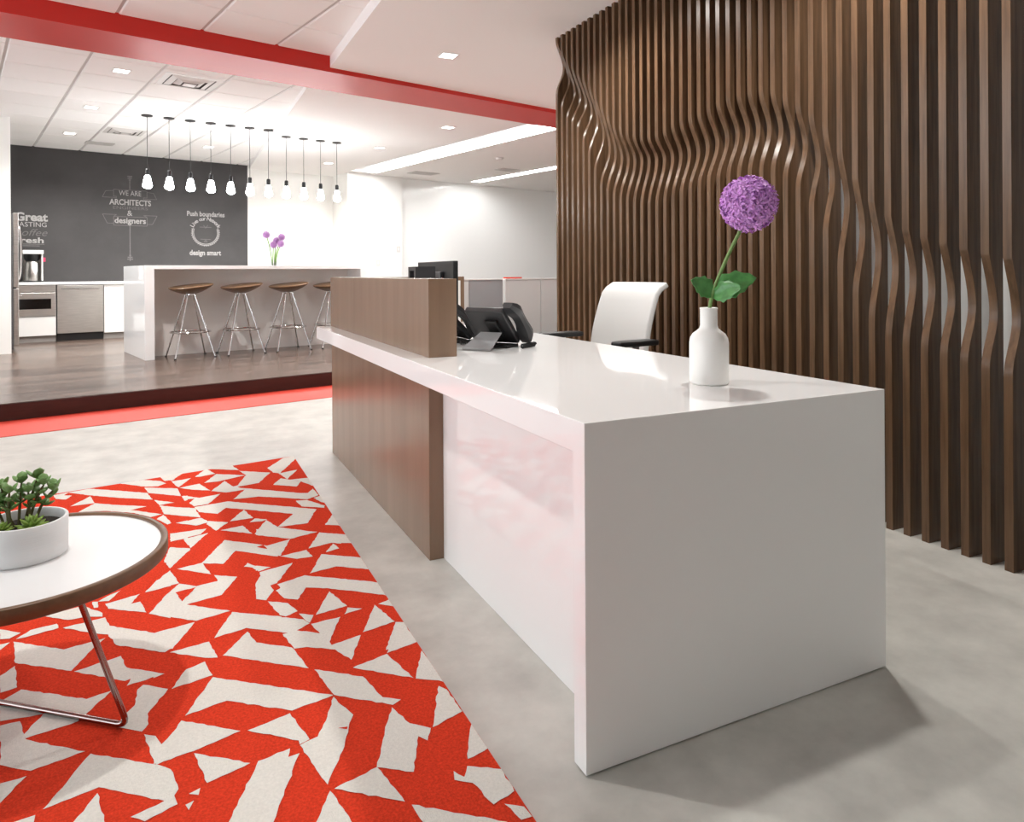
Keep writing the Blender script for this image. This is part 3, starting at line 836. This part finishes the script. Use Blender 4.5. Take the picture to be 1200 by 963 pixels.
hd = MB().tube(soften([(-h + .06, -.012, H0 - .06), (-h + .07, -.045, H0 - .06), (h - .07, -.045, H0 - .06), (h - .06, -.012, H0 - .06)], 1), .011, 8).build('handle', M_chrome, dw, True)
MB().box(-h, h, .03, .06, 0, .11).build('toe_kick', M_black, dw)

# refrigerator, facing along the kitchen
fr = empty('refrigerator', K(.10, 11.12, PL), KROT); tag(fr, 'tall stainless refrigerator beside the white partition wall', 'refrigerator')
fh = 1.845 - PL
MB().box(-.35, .50, -.46, .46, .03, fh).build('body', M_darksteel, fr, bevel=.004)
for y0, y1 in ((-.46, -.004), (.004, .46)):
    d = MB().box(.50, .555, y0, y1, .80, fh + .012).build('door', M_steel, fr, bevel=.006)
    yy = -.04 if y0 < 0 else .04
    MB().tube(soften([(.555, yy, fh - .10), (.60, yy, fh - .16), (.612, yy, fh - .45), (.60, yy, .93), (.555, yy, .86)], 2), .012, 8).build('handle', M_chrome, d, True)
d = MB().box(.50, .555, -.46, .46, .08, .785).build('freezer_drawer', M_steel, fr, bevel=.006)
MB().tube(soften([(.555, -.38, .70), (.60, -.36, .70), (.60, .36, .70), (.555, .38, .70)], 2), .012, 8).build('handle', M_chrome, d, True)
for y in (-.44, .44): MB().box(-.30, .48, y - .02, y + .02, 0, .03).build('foot', M_black, fr)
MB().box(.44, .53, -.46, -.40, .784, .80).build('hinge', M_black, fr)

# coffee brewer
cb = empty('coffee_brewer', K(.912, 12.25, CT), KROT); tag(cb, 'stainless coffee brewer with a black basket on the worktop', 'coffee maker')
MB().box(-.125, .125, -.16, .16, .40, .455).build('lid', M_lacquer_soft, cb, bevel=.006)
MB().box(-.105, .105, -.02, .16, .0, .40).build('column', M_steel, cb, bevel=.004)
MB().lathe([(.0, .30), (.075, .30), (.095, .33), (.098, .40), (0, .40)], 24, Matrix.Translation((-.005, -.06, 0)), cap=False).build('basket', M_black, cb, True)
MB().lathe([(0, .018), (.088, .018), (.090, .03), (.090, .27), (.07, .295), (0, .295)], 28, Matrix.Translation((-.005, -.06, 0)), cap=False).build('server', M_steel, cb, True)
MB().box(-.118, .118, -.16, .16, 0, .018).build('base', M_black, cb, bevel=.003)
MB().box(.100, .118, -.14, .02, .018, .40).build('side_rail', M_lacquer_soft, cb)
MB().box(.120, .150, -.13, -.12, .29, .35).build('tag', M_pinktag, cb, bevel=.002)
MB().tube([(.112, -.12, .36), (.135, -.125, .33)], .003, 5).build('tag_string', M_pinktag, cb)

# switch plates on the white wall box
for u, z, l in ((6.78, 1.545, 'small white switch plate high on the white wall box'), (6.338, 1.279, 'small white outlet plate low on the white wall box')):
    s_ = empty('switch_plate', K(u, 12.05, z), KROT); tag(s_, l, 'switch')
    MB().box(-.04, .04, -.006, 0, -.06, .06).build('plate', M_ventw, s_, bevel=.002)
    MB().box(-.012, .012, -.012, -.006, -.022, .022).build('rocker', M_ceramic, s_)

# low office partitions past the desk
for i, (u0, u1, w0, m_, l) in enumerate(((5.18, 5.585, 8.0, M_panellight, 'pale grey low office partition beside the darker panel'), (5.60, 6.19, 8.02, M_panelgrey, 'darker grey low office partition panel'),
                                         (6.205, 6.87, 7.98, M_panellight, 'pale partition panel between the dark panel and the seam'), (6.885, 7.60, 7.98, M_panellight, 'pale partition panel closest to the slatted wall'))):
    p = empty('office_partition', K((u0 + u1) / 2, w0, PL), KROT); tag(p, l, 'partition', 'low office partitions'); h = (u1 - u0) / 2
    MB().box(-h, h, -.025, .025, .05, .845).build('panel', m_, p, bevel=.004)
    MB().box(-h, h, -.03, .03, .845, .862).build('top_cap', M_ventw, p, bevel=.002)
    for sx in (-1, 1): MB().box(sx * (h - .05) - .02, sx * (h - .05) + .02, -.06, .06, 0, .05).build('foot', M_greyplate, p)
rt = MB(); rt.box(-.15, .15, -.028, .028, 0, .004); rt.box(-.15, .15, -.028, -.024, .004, .022); rt.box(-.15, .15, .024, .028, .004, .022)
rt_o = rt.build('red_tray', M_redthing, None, rz=KROT, loc=K(6.36, 7.98, PL + .862)); tag(rt_o, 'flat red tray lying on top of the pale partition', 'tray')

# ------------------------------------------------------------------ rug
# outlines of the white pile shapes, in millimetres on the floor
RUG_WHITE = [
  [(-530,4052),(-383,4094),(-293,4027),(-121,3889),(-93,3761),(-232,3857),(-371,3972),(-441,4041),(-468,4064),(-482,4028),(-446,4004),(-466,3949),(-510,3981)],
  [(-248,4123),(-144,4142),(-63,4078),(-36,4020),(-72,3984),(-129,4002)],
  [(-69,4165),(53,4199),(-12,4071),(-44,4069)],
  [(-134,3989),(14,3900),(29,3758),(-113,3882)],
  [(-12,4048),(61,4052),(20,3922),(9,3949)],
  [(-433,3822),(-365,3953),(-334,3823),(-372,3823)],
  [(-390,3714),(-334,3823),(-245,3751),(-114,3661),(-178,3637),(-50,3513),(-95,3491),(-162,3586),(-276,3673)],
  [(-86,3749),(1,3664),(-62,3655)],
  [(-61,3649),(55,3546),(54,3436),(-41,3508)],
  [(-43,3501),(-11,3369),(-26,3356),(-70,3452)],
  [(5,3361),(52,3372),(52,3322)],
  [(-17,3233),(50,3214),(49,3150),(-14,3134)],
  [(34,3151),(49,3150),(48,3083)],
  [(-16,3069),(47,3025),(5,2895),(-35,2919)],
  [(31,3753),(59,3749),(58,3678),(45,3666)],
  [(-16,4172),(46,4201),(-6,4066),(-16,4057)],
  [(-9,4040),(81,4065),(20,3917)],
  [(99,4079),(159,4221),(200,4093),(119,4069)],
  [(23,3903),(115,3936),(162,3786),(80,3843)],
  [(159,4211),(291,4228),(319,4109),(194,4194)],
  [(138,3938),(203,4085),(341,3991),(202,3933)],
  [(164,3775),(236,3930),(268,3805),(289,3816),(345,3990),(317,4094),(466,3982),(390,3811),(287,3791),(315,3725),(229,3717)],
  [(463,4082),(570,4262),(637,4281),(634,4212),(509,3942),(480,3975)],
  [(505,3944),(605,3973),(531,3815)],
  [(452,3745),(503,3846),(587,3739),(554,3661)],
  [(292,3772),(547,3549),(587,3529),(621,3588),(628,3472),(568,3431),(366,3579),(252,3589),(315,3725)],
  [(539,3799),(635,3791),(630,3636),(590,3737)],
  [(82,3550),(226,3568),(496,3342),(581,3267),(513,3102),(392,3112),(476,3252),(214,3473),(174,3403),(101,3465)],
  [(516,3433),(566,3420),(625,3299),(617,3270),(527,3338)],
  [(599,3439),(635,3456),(644,3346),(620,3358)],
  [(634,3166),(643,3033),(638,3007),(577,3047)],
  [(216,3276),(285,3411),(311,3274)],
  [(292,3224),(316,3265),(365,3231),(340,3214)],
  [(359,3224),(392,3112),(527,2980),(426,2952),(297,3069)],
  [(173,3179),(261,3196),(289,3078)],
  [(133,3323),(209,3266),(157,3183),(123,3284)],
  [(8,3355),(106,3380),(138,3305),(84,3285)],
  [(-15,3599),(85,3533),(104,3386),(-15,3482)],
  [(40,3756),(107,3686),(203,3706),(143,3570),(82,3561),(63,3627),(89,3683),(58,3687)],
  [(-16,3909),(16,3875),(28,3774),(-15,3808)],
  [(-14,3233),(121,3229),(97,3169),(-14,3138)],
  [(33,3140),(126,3172),(57,3027)],
  [(-13,3068),(56,3014),(6,2897),(-13,2899)],
  [(182,3057),(329,2918),(420,2947),(361,2789),(212,2921),(162,2812),(89,2848)],
  [(360,2786),(460,2805),(471,2730),(414,2732)],
  [(539,2971),(617,2909),(595,2809),(561,2834),(470,2815)],
  [(504,2737),(569,2685),(554,2616),(469,2659)],
  [(-15,3072),(56,3022),(-15,2852),(-36,2938)],
  [(8,2834),(92,2852),(117,2729)],
  [(-15,2832),(14,2700),(-65,2682),(-66,2737)],
  [(153,2998),(379,2885),(352,2788),(213,2918),(161,2807),(98,2855)],
  [(228,2747),(243,2777),(265,2737),(316,2698),(272,2679),(256,2723)],
  [(14,2696),(67,2647),(135,2659),(126,2717),(199,2666),(141,2538),(35,2515),(159,2405),(59,2383),(-60,2487),(-61,2526),(-31,2611)],
  [(104,2247),(163,2395),(300,2293),(287,2194),(194,2268)],
  [(-57,2357),(55,2377),(-6,2236),(-55,2260)],
  [(273,2421),(313,2393),(302,2307)],
  [(308,3126),(534,2981),(422,2950),(301,3057)],
  [(539,2965),(634,2898),(643,2790),(557,2837),(470,2816)],
  [(523,2747),(565,2823),(577,2762)],
  [(508,2734),(634,2635),(634,2520),(531,2598),(434,2579)],
  [(269,2735),(307,2703),(264,2688)],
  [(275,2670),(393,2703),(319,2550),(295,2540),(302,2498),(270,2431),(241,2455),(253,2582),(274,2635)],
  [(318,2539),(415,2571),(636,2398),(635,2290),(468,2431),(403,2469),(363,2390),(325,2419),(307,2490),(324,2503)],
  [(592,2241),(635,2257),(635,2205)],
  [(469,2404),(499,2275),(397,2257)],
  [(498,2262),(538,2234),(479,2221)],
  [(274,2418),(331,2377),(350,2308),(311,2289),(296,2305)],
  [(351,2289),(391,2260),(372,2215),(361,2243)],
  [(229,2342),(358,2245),(371,2211),(329,2185),(388,2135),(374,2205),(464,2210),(404,2074),(406,2054),(495,2073),(439,1951),(410,2025),(341,2074),(306,2081),(288,2180),(303,2181),(220,2247)],
  [(580,2242),(608,2107),(504,2086)],
  [(609,2102),(634,2090),(630,2027),(615,1978),(539,1958)],
  [(-374,2632),(-276,2652),(-264,2651),(-206,2569),(-204,2543),(-248,2565),(-298,2566)],
  [(-243,2673),(-226,2665),(-222,2619),(-234,2620)],
  [(-226,2665),(-188,2709),(-164,2727),(-195,2655)],
  [(-204,2637),(-105,2667),(-129,2600),(-102,2604),(-81,2512),(-192,2594)],
  [(-90,2672),(-57,2760),(-13,2789),(-12,2687)],
  [(-74,2499),(-12,2627),(-12,2437)],
  [(-179,2466),(-46,2351),(-12,2354),(-11,2238),(-26,2224),(-152,2329),(-179,2409),(-222,2440),(-306,2515),(-196,2533)],
  [(-476,2589),(-415,2536),(-439,2511),(-463,2518)],
  [(-421,2498),(-392,2543),(-326,2553),(-318,2520),(-397,2499)],
  [(-457,2484),(-433,2486),(-450,2447)],
  [(-425,2486),(-286,2370),(-185,2390),(-210,2345),(-253,2233),(-398,2349)],
  [(-421,2290),(-395,2330),(-370,2207),(-404,2197)],
  [(-246,2226),(-137,2259),(-119,2186),(-26,2106),(-114,2088),(-106,2120),(-119,2115)],
  [(-378,2170),(-358,2190),(-202,2068),(-147,2081),(-211,1974),(-312,1955),(-318,1975),(-290,2045),(-379,2057),(-396,2151)],
  [(-375,2037),(-336,2036),(-318,1975),(-311,1951),(-244,1892),(-183,1843),(-282,1822),(-346,1874)],
  [(-88,2056),(-75,2074),(-17,2025),(-61,1933),(-58,1888),(-71,1863),(-99,1887),(-130,1913),(-91,1985)],
  [(-66,1850),(-42,1832),(-29,1793),(17,1862),(63,1828),(60,1743),(-37,1723),(-42,1731)],
  [(-171,1828),(-33,1720),(-10,1694),(5,1622),(-3,1605),(3,1576),(-55,1555),(-81,1580),(-21,1598),(-145,1701),(-240,1680)],
  [(-146,1683),(-119,1563),(-189,1597)],
  [(-286,1666),(-251,1669),(-250,1632),(-304,1658)],
  [(-333,1805),(-287,1807),(-321,1738)],
  [(24,1597),(46,1605),(42,1585)],
  [(17,1567),(33,1572),(23,1549)],
  [(-14,2218),(89,2232),(107,2129),(75,2143)],
  [(120,2134),(195,2243),(213,2165),(301,2091),(326,1961),(183,2081)],
  [(-9,2020),(27,2103),(74,2123),(90,2041)],
  [(-52,2121),(-26,2106),(-52,2096)],
  [(21,1883),(90,2031),(361,1809),(257,1789),(116,1903)],
  [(-44,1728),(-25,1787),(13,1867),(137,1763),(35,1735)],
  [(152,1758),(251,1781),(277,1661),(254,1653),(254,1668)],
  [(254,1650),(296,1663),(330,1727),(360,1801),(370,1759),(388,1707),(379,1690),(372,1678),(344,1602),(286,1497)],
  [(37,1727),(147,1638),(59,1614)],
  [(80,1451),(93,1481),(163,1637),(232,1649),(224,1621),(249,1623),(171,1442),(158,1412)],
  [(588,2048),(633,2026),(634,1962),(537,1941)],
  [(434,1911),(536,1937),(567,1791)],
  [(629,1911),(635,1740),(571,1786)],
  [(338,1948),(448,1857),(471,1744),(509,1714),(485,1702),(363,1808)],
  [(614,1728),(627,1704),(630,1602),(545,1577),(569,1632)],
  [(480,1694),(501,1615),(540,1576),(519,1537),(505,1561),(459,1454),(392,1503),(440,1613)],
  [(296,1479),(392,1503),(417,1380),(380,1410)],
  [(631,1547),(635,1452),(578,1440),(599,1488)],
  [(537,1419),(551,1392),(569,1420),(631,1379),(628,1309),(575,1294),(560,1368),(529,1393)],
  [(427,1366),(579,1243),(588,1208),(438,1282)],
  [(595,1286),(627,1262),(630,1232),(607,1234)],
  [(232,1378),(287,1477),(319,1335)]]
RUG_RED = [
  [(290,2921),(315,2930),(325,2880)],
  [(2,2625),(65,2638),(21,2543)],
  [(344,1672),(366,1667),(362,1658)]]
RH = 0.011
rug = MB().prism([(.632, 4.285), (.632, .55), (-1.9, .55), (-1.9, 3.83)], 0, RH).build('rug', M_rugred)
tag(rug, 'red and white rug with a jagged geometric pattern', 'rug')
def ragged(poly, rn_):
    out = []
    for (x0, y0), (x1, y1) in zip(poly, poly[1:] + poly[:1]):
        L = math.hypot(x1 - x0, y1 - y0); n = max(1, int(L / 14))
        nx, ny = -(y1 - y0) / max(L, 1e-6), (x1 - x0) / max(L, 1e-6)
        for i in range(n):
            t = i / n; j = (rn_.uniform(-2.2, 2.2) if i else 0)
            out.append((x0 + (x1 - x0) * t + nx * j, y0 + (y1 - y0) * t + ny * j))
    return out
from mathutils.geometry import tessellate_polygon
def flat(polys, z, name, m, each=True):
    rn_ = random.Random(5); b = MB(); obs = []
    for i, poly in enumerate(polys):
        if each: b = MB()
        P = [(min(x, 631), y) for x, y in ragged(poly, rn_)]
        V = [Vector((x / 1000, y / 1000, z + (i % 40) * .00002)) for x, y in P]
        b.add(V, [tuple(t) for t in tessellate_polygon([V])])
        if each or i == len(polys) - 1:
            me = bpy.data.meshes.new(name); me.from_pydata(b.v, [], b.f); me.materials.append(m)
            for p in me.polygons:
                if p.normal.z < 0: p.flip()
            me.update()
            o = bpy.data.objects.new(name, me); COL.objects.link(o); o.parent = rug; obs.append(o)
    return obs
edge = lambda x: 3830 + (x + 1900) * (455 / 2532)
more = []
for p in RUG_WHITE:
    for q in ([(-1060 - x, y - 120) for x, y in p], [(x, 2440 - y) for x, y in p], [(-1060 - x, 2440 - y) for x, y in p], [(x + 60, y - 30) for x, y in p] if max(x for x, y in p) < -250 and max(y for x, y in p) < 2500 and min(y for x, y in p) > 2250 else []):
        if not q: continue
        xs = [a for a, c in q]; ys = [c for a, c in q]
        if min(xs) < -1890 or max(xs) > 632 or min(ys) < 560: continue
        if any(c > edge(a) - 5 for a, c in q): continue
        if max(ys) > 1225 and max(xs) > -545: continue
        more.append(q)
flat(RUG_WHITE, RH + .0008, 'white_shape', M_rugwhite)
flat(more, RH + .0008, 'white_shapes', M_rugwhite, False)[0]['kind'] = 'stuff'
flat(RUG_RED, RH + .0018, 'red_shape', M_rugred)

# ------------------------------------------------------------------ round coffee table with planter
TC = Vector((-.338, 2.088, RH)); TZ = .390 - RH; TR = .323
tb = empty('coffee_table', TC); tag(tb, 'round white coffee table with walnut rim and bent rod legs', 'table')
MB().lathe([(0, TZ - .022), (TR - .016, TZ - .022), (TR - .016, TZ - .006), (0, TZ - .006)], 72, cap=False).build('table_top', M_tabletop, tb)
MB().lathe([(TR - .017, TZ - .034), (TR - .002, TZ - .034), (TR, TZ - .032), (TR, TZ - .002), (TR - .002, TZ), (TR - .013, TZ), (TR - .017, TZ - .004), (TR - .017, TZ - .034)], 72, cap=False).build('rim', M_tablewood, tb, smooth=50)
foot = Vector((.237, -.198, .008)); topa = Vector((.148, -.262, TZ - .03))
def rnd_corner(a, c, d, r=.03, n=5):
    a, c, d = Vector(a), Vector(c), Vector(d); p = c + (a - c).normalized() * r; e = c + (d - c).normalized() * r
    return [p * (1 - t) ** 2 + c * 2 * t * (1 - t) + e * t * t for t in [i / n for i in range(n + 1)]]
f2 = Vector((-foot.x, -foot.y, foot.z)); t2 = Vector((-topa.x, -topa.y, topa.z))
f3 = Vector((-.27, -.15, .008)); t3 = Vector((-.20, -.22, TZ - .03)); f4 = Vector((-.235, .165, .008)); t4 = Vector((-.19, .22, TZ - .03))
for A, B, C, D in ((topa, foot, f2, t2), (t3, f3, f4, t4)):
    MB().tube([A] + rnd_corner(A, B, C) + rnd_corner(B, C, D) + [D], .0068, 10).build('rod_leg', M_rod, tb, True)
MB().box(-.29, .29, -.02, .02, TZ - .034, TZ - .022, Matrix.Rotation(R(-60), 4, 'Z')).build('brace', M_rod, tb)
MB().box(-.29, .29, -.02, .02, TZ - .034, TZ - .022, Matrix.Rotation(R(30), 4, 'Z')).build('brace', M_rod, tb)

PC = Vector((-.335, 2.105, .384))
pl_o = empty('planter', PC); tag(pl_o, 'low round white planter bowl on the coffee table', 'planter')
MB().lathe([(0, 0), (.088, 0), (.0915, .004), (.0925, .09), (.091, .092), (.086, .092), (.0845, .088), (.084, .06), (0, .06)], 48, cap=False).build('bowl', M_planter, pl_o, smooth=40)
MB().lathe([(0, .073), (.0845, .069), (.0845, .062), (0, .06)], 32, cap=False).build('soil', M_soil, pl_o, True)

def fat_leaf(l, w, t, blunt=False):
    b = MB(); rows = []
    for i in range(9):
        s_ = i / 8; ww = w * math.sin(math.pi * min(.98, s_ ** .75 * .96 + .03)) + .0008
        if blunt: ww = w * (math.sin(math.pi / 2 * s_ / .6) ** 1.5 if s_ < .6 else math.sqrt(max(0, 1 - ((s_ - .6) / .4) ** 2))) + .0012
        tt = t * math.sin(math.pi * (s_ * .9 + .06)) + .0006
        rows.append([Vector((l * s_, ww * math.cos(a), tt * math.sin(a) + .06 * l * s_ * s_)) for a in [q * math.pi / 4 for q in range(9)]])
    b.add(*loft(rows)); b.add(rows[0][:-1], [tuple(range(7, -1, -1))]); b.add(rows[-1][:-1], [tuple(range(8))])
    return b
jl = fat_leaf(.030, .0100, .0034, True).mesh('leaf', M_jade, True)
rl = fat_leaf(.032, .0062, .0035).mesh('leaf', M_rosette, True)
def put_leaf(me, parent, p, d, up=Vector((0, 0, 1)), s_=1.0):
    d = Vector(d).normalized(); y = up.cross(d)
    if y.length < 1e-3: y = Vector((0, 1, 0))
    y.normalize(); z = d.cross(y)
    M = Matrix((d, y, z)).transposed().to_4x4()
    o = bpy.data.objects.new('leaf', me); COL.objects.link(o); o.parent = parent
    o.matrix_local = Matrix.Translation(p) @ M @ Matrix.Scale(s_, 4)
rj = random.Random(21)
jp = empty('jade_plant', PC + Vector((-.005, .012, .07))); tag(jp, 'jade plant with round green leaves in the white planter', 'plant')
stems = [((.01, .0), (.045, -.01, .100)), ((.0, .01), (.028, .015, .112)), ((-.01, .0), (-.005, .012, .105)), ((-.03, .0), (-.045, .0, .100)), ((-.02, .01), (-.055, .01, .075)), ((.015, -.005), (.012, -.008, .085)), ((-.02, -.02), (-.025, -.02, .092)), ((.02, .02), (.062, .01, .078)), ((-.04, .02), (-.075, .01, .08))]
for (bx, by), tp in stems:
    b0 = Vector((bx, by, -.004)); tp = Vector(tp)
    pts = soften([b0, b0.lerp(tp, .5) + Vector((rj.uniform(-.006, .006), rj.uniform(-.006, .006), .008)), tp], 1)
    MB().tube(pts, [.0035] * (len(pts) - 1) + [.002], 6).build('stem', M_jadestem, jp, True)
    for lev in range(3):
        p = b0.lerp(tp, 1.0 - lev * .22)
        for q in range(4 if lev == 0 else 3):
            a = q * (math.pi / 2 if lev == 0 else 2.1) + lev * .8 + rj.uniform(-.4, .4)
            put_leaf(jl, jp, p, (math.cos(a), math.sin(a), rj.uniform(.6, 1.9) if lev == 0 else rj.uniform(.3, 1.1)), s_=rj.uniform(.8, 1.15) * (1.0 - .1 * lev))
for cx, cy, sc_, l in ((.020, -.035, 1.15, 'pale green rosette succulent at the front rim of the planter'), (-.038, -.034, .75, 'pale green rosette succulent in the planter under the jade leaves')):
    rp = empty('rosette_succulent', PC + Vector((cx, cy, .070))); tag(rp, l, 'plant', 'rosette succulents in the planter')
    MB().tube([(0, 0, -.003), (0, 0, .014)], .005, 6).build('stem', M_jadestem, rp, True)
    for ringi, (nq, el, ss) in enumerate(((8, .25, 1.0), (7, .75, .9), (5, 1.5, .75), (3, 3.0, .55))):
        for q in range(nq):
            a = q * 2 * math.pi / nq + ringi * .4
            put_leaf(rl, rp, Vector((0, 0, .006 + ringi * .004)), (math.cos(a), math.sin(a), el), s_=ss * sc_)
